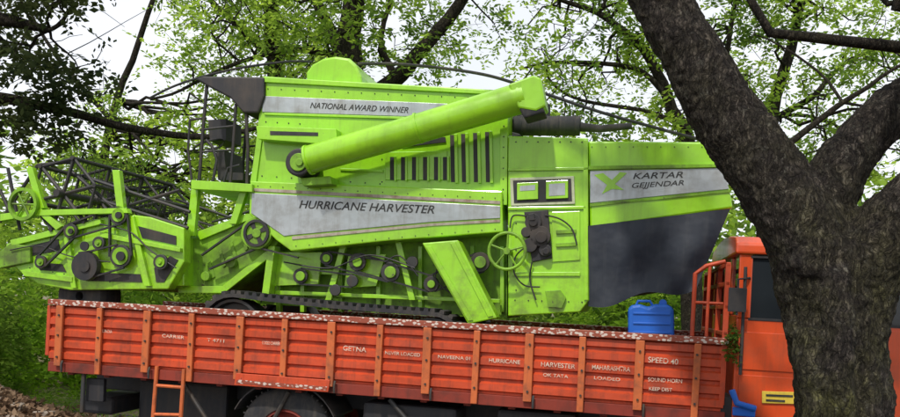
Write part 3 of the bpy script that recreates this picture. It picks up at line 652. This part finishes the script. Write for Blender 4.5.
def region(n,u0,u1,v0,v1,y0,y1,r0,r1,gaps=()):
    out=[]
    k=0
    while len(out)<n and k<n*20:
        k+=1; u=random.uniform(u0,u1); v=random.uniform(v0,v1); y=random.uniform(y0,y1)
        if any(((u-g[0])/g[2])**2+((v-g[1])/g[3])**2<1 for g in gaps): continue
        out.append((W(u,v,y),random.uniform(r0,r1)))
    return out
G=[(125,45,36,58),(590,60,24,32),(715,25,26,26),(850,85,24,18),(480,40,16,14)]
def WL(pts,y,dy=0): return [W(u,v,y+dy*i) for i,(u,v) in enumerate(pts)]
def base(u,y):
    p=W(u,300,y); return Vector((p.x,p.y,0))
tree("shade_tree",[([base(-150,10.5)]+WL([(-140,150),(-90,60),(-20,20),(50,30)],10.5),[.3,.25,.18,.1,.04]),
  (WL([(-120,120),(-40,95),(60,110),(130,128),(210,137),(270,125)],10.5,.2),[.12,.08,.06,.05,.04,.02]),
  (WL([(-90,60),(-40,-40),(20,-90)],10.5),[.15,.1,.05])],
  region(36,-160,80,-70,130,9.6,12,.45,.8,[(150,60,60,80)]),95,LEAFD,.3,9,.11,.06)
tree("rain_tree",[([base(350,15)]+WL([(352,150),(350,70),(352,20),(362,-60),(380,-140)],15),[.34,.27,.24,.2,.16,.1]),
  (WL([(352,110),(390,82),(425,45),(468,-10),(500,-80)],15,-.1),[.2,.15,.12,.1,.06]),
  (WL([(350,80),(330,30),(300,-30)],15,.3),[.16,.11,.08]),
  (WL([(395,82),(380,40),(400,-30)],15,.2),[.08,.05,.03]),
  (WL([(350,60),(300,50),(240,62),(180,90),(150,100)],14.6,-.2),[.08,.05,.035,.025,.02])],
  region(66,180,540,-90,80,13,17.5,.5,.95,G),60,LEAF)
tree("rain_tree",[([base(272,17)]+WL([(276,120),(274,40),(268,-40),(255,-120)],17),[.2,.18,.17,.14,.08]),(WL([(274,60),(230,20),(190,-20)],17),[.09,.07,.04])],
  region(40,150,330,-90,110,15.5,19,.5,.9,G),60,LEAF)
tree("rain_tree",[([base(700,14)]+WL([(690,170),(672,110),(650,60),(610,20),(560,0)],14),[.22,.15,.1,.075,.055,.03]),
  (WL([(672,110),(640,70),(560,62),(520,70)],14,-.1),[.06,.04,.03,.015]),(WL([(680,140),(720,80),(735,10),(740,-60)],14,.1),[.07,.05,.035,.02]),
  (WL([(690,130),(640,110),(580,100),(545,75),(560,50)],13.5),[.045,.035,.025,.02,.01])],
  region(70,510,780,-90,135,12.5,17.5,.45,.85,G),62,LEAF)
tree("rain_tree",[([base(765,16)]+WL([(768,160),(775,110),(790,50),(806,-20),(815,-90)],16),[.2,.15,.12,.1,.07,.05]),
  (WL([(775,120),(820,90),(850,60),(905,40)],16,-.2),[.07,.05,.035,.025]),(WL([(785,150),(830,110),(870,85),(910,62)],12,-.1),[.05,.04,.03,.02])],
  region(58,740,1010,-90,210,13,18,.5,.95,G),62,LEAF)
tree("rain_tree",[([base(95,18)]+WL([(100,200),(110,120),(140,40),(170,-60)],18),[.14,.1,.08,.06,.04]),(WL([(110,120),(60,60),(20,0)],18),[.06,.04,.03])],
  region(44,60,290,100,230,14,18,.45,.85,[(130,70,40,40)]),55,LEAF)
def mass(name,u0,u1,y0,y1,z0,z1,n,L,nl,ll,lw,mat,thr=-.25,par=None):
    x0=W(u0,300,y1).x;x1=W(u1,300,y1).x; c=np.stack([rng.uniform(x0,x1,n),rng.uniform(y0,y1,n),z0+(z1-z0)*rng.uniform(0,1,n)**1.2],1)
    keep=[noise.noise(Vector(p)*.55)+.35*noise.noise(Vector(p)*1.6)-.6*max(0,(p[2]-z1*.45)/z1) >thr for p in c]
    return sprigs(name,c[np.array(keep)],L,nl,ll,lw,mat,par)
mass("undergrowth",-250,1150,14.2,17.5,0,3.0,11000,.4,8,.14,.07,LEAFB,-.1)
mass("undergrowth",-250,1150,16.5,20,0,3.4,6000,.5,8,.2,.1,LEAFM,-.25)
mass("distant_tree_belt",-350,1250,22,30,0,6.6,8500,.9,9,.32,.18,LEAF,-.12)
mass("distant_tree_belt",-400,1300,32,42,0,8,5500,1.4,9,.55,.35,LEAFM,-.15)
mass("roadside_shrubs",-120,60,12.3,14.5,.2,1.9,2400,.3,8,.11,.05,LEAFM,-.15)
mass("verge_grass",-200,1100,12.2,15,0,.25,6000,.15,5,.16,.012,LEAFB,-.6)
heap=empty("rubble_heap"); hc=W(20,400,14.0); hc.z=0
n=3500; a=rng.normal(size=(n,3))*np.array([.9,.5,.0])[None]; hh=.55*np.exp(-(a[:,0]/1.1)**2-(a[:,1]/.7)**2)
c=np.stack([hc.x+a[:,0],hc.y-2+a[:,1],hh+.03],1); sprigs("dry_leaves",c,.1,3,.1,.06,LITTER,heap,0)
m=MB()
for i in range(80):
    x,y=random.gauss(0,.8),random.gauss(0,.4); z=.52*math.exp(-(x/1.1)**2-(y/.7)**2); r=random.uniform(.05,.14)
    P=[]
    for k in range(8):
        P.append((hc.x+x+(1 if k&1 else -1)*r*random.uniform(.6,1),hc.y-2+y+(1 if k&2 else -1)*r*random.uniform(.6,1),z+(1 if k&4 else -1)*r*random.uniform(.4,.8)))
    m.add(P,[(0,1,3,2),(4,6,7,5),(0,4,5,1),(2,3,7,6),(0,2,6,4),(1,5,7,3)])
m.emit("stones",paint("stone",(0.38,0.32,0.27),damt=.6,rough=.9),heap,bevel=.015)
gp=np.array([[CX0-.03+.03*math.sin(i*.7),-.06,1.92-.014*i] for i in range(20)]); gp=gp+rng.normal(size=gp.shape)*.02
sprigs("hanging_garland",np.repeat(gp,4,0),.05,4,.04,.022,LEAFM,truck,.5)
# ---------------------------------------------------------------- foreground tree
ft=empty("roadside_tree")
def limb(m,pts):
    P=[W(u,v,y) for u,v,r,y in pts]; R_=[r/FPX*y for u,v,r,y in pts]; Q=[];RR_=[]
    for i in range(len(P)-1):
        for k in range(6):
            t=k/6; a=P[max(i-1,0)];b=P[i];c_=P[i+1];d_=P[min(i+2,len(P)-1)]
            q=.5*((2*b)+(c_-a)*t+(2*a-5*b+4*c_-d_)*t*t+(3*b-a-3*c_+d_)*t**3)
            Q.append(q);RR_.append(R_[i]+(R_[i+1]-R_[i])*t)
    Q.append(P[-1]);RR_.append(R_[-1]); m.tube(Q,RR_,24); return Q
m=MB()
limb(m,[(852,622,80,6),(848,560,58,6),(845,480,49,6),(843,417,45,6),(837,340,46,6),(826,280,48,6),(818,240,44,6)])
l1=limb(m,[(828,300,42,6),(808,240,42,6),(783,195,38,6.02),(750,148,34,6.08),(716,98,32,6.15),(684,42,29,6.2),(660,0,28,6.3),(630,-60,26,6.5),(590,-150,22,6.8)])
l2=limb(m,[(826,280,42,6),(820,225,34,6.05),(832,182,28,6.1),(856,148,25,6.15),(884,118,24,6.2),(920,88,22,6.3),(970,40,20,6.4),(1010,-40,15,6.6)])
l3=limb(m,[(838,330,42,6),(856,280,40,5.95),(876,245,38,5.9),(904,218,36,5.8),(945,180,34,5.7),(1000,130,30,5.6),(1060,50,24,5.5)])
limb(m,[(868,330,20,5.9),(862,400,17,5.72),(868,500,22,5.7),(880,610,28,5.7)])
limb(m,[(812,330,18,5.8),(818,420,15,5.7),(812,520,20,5.7),(800,610,26,5.7)])
limb(m,[(834,270,14,5.72),(838,330,16,5.66),(842,420,13,5.66),(846,520,14,5.66),(850,620,20,5.6)])
for (u,v,r,y) in ((808,262,15,5.72),(800,330,12,5.85),(858,300,13,5.7)): m.tube([W(u,v,y+.1),W(u,v,y),W(u,v,y-.03)],[r/FPX*y*1.2,r/FPX*y,r/FPX*y*.4],16)
tr=m.emit("trunk_and_limbs",BARK,ft,smooth=True,ang=180)
rm=tr.modifiers.new("r",'REMESH'); rm.mode='VOXEL'; rm.voxel_size=.015; rm.use_smooth_shade=True
sm=tr.modifiers.new("s",'SMOOTH'); sm.iterations=8; sm.factor=.6
for sz,st in ((.35,.08),(.1,.04),(.035,.022)):
    tx=bpy.data.textures.new("barktex",'CLOUDS'); tx.noise_scale=sz; tx.noise_depth=3
    dm=tr.modifiers.new("d",'DISPLACE'); dm.texture=tx; dm.strength=st; dm.mid_level=.5; dm.texture_coords='LOCAL'
m=MB(); cl=[]
for i in range(40):
    src=random.choice([l1[-1],l2[-1],l3[-1]]); c=src+Vector((random.gauss(0,1.5),random.gauss(.3,1.2),random.uniform(.6,2.6)))
    m.tube(wig(src,c,6,.4),[.07,.055,.045,.035,.025,.015,.008],7)
    r=random.uniform(.5,.8); k=int(40*r*r); g=rng.normal(size=(k,3))*r*.5; cl.append(g+np.array(c)[None])
m.emit("upper_branches",BARKD,ft,smooth=True,ang=80)
cc_=np.concatenate(cl); cc_=cc_[cc_[:,2]>5.6]
sprigs("leaves",cc_,.35,9,.1,.045,LEAF,ft)
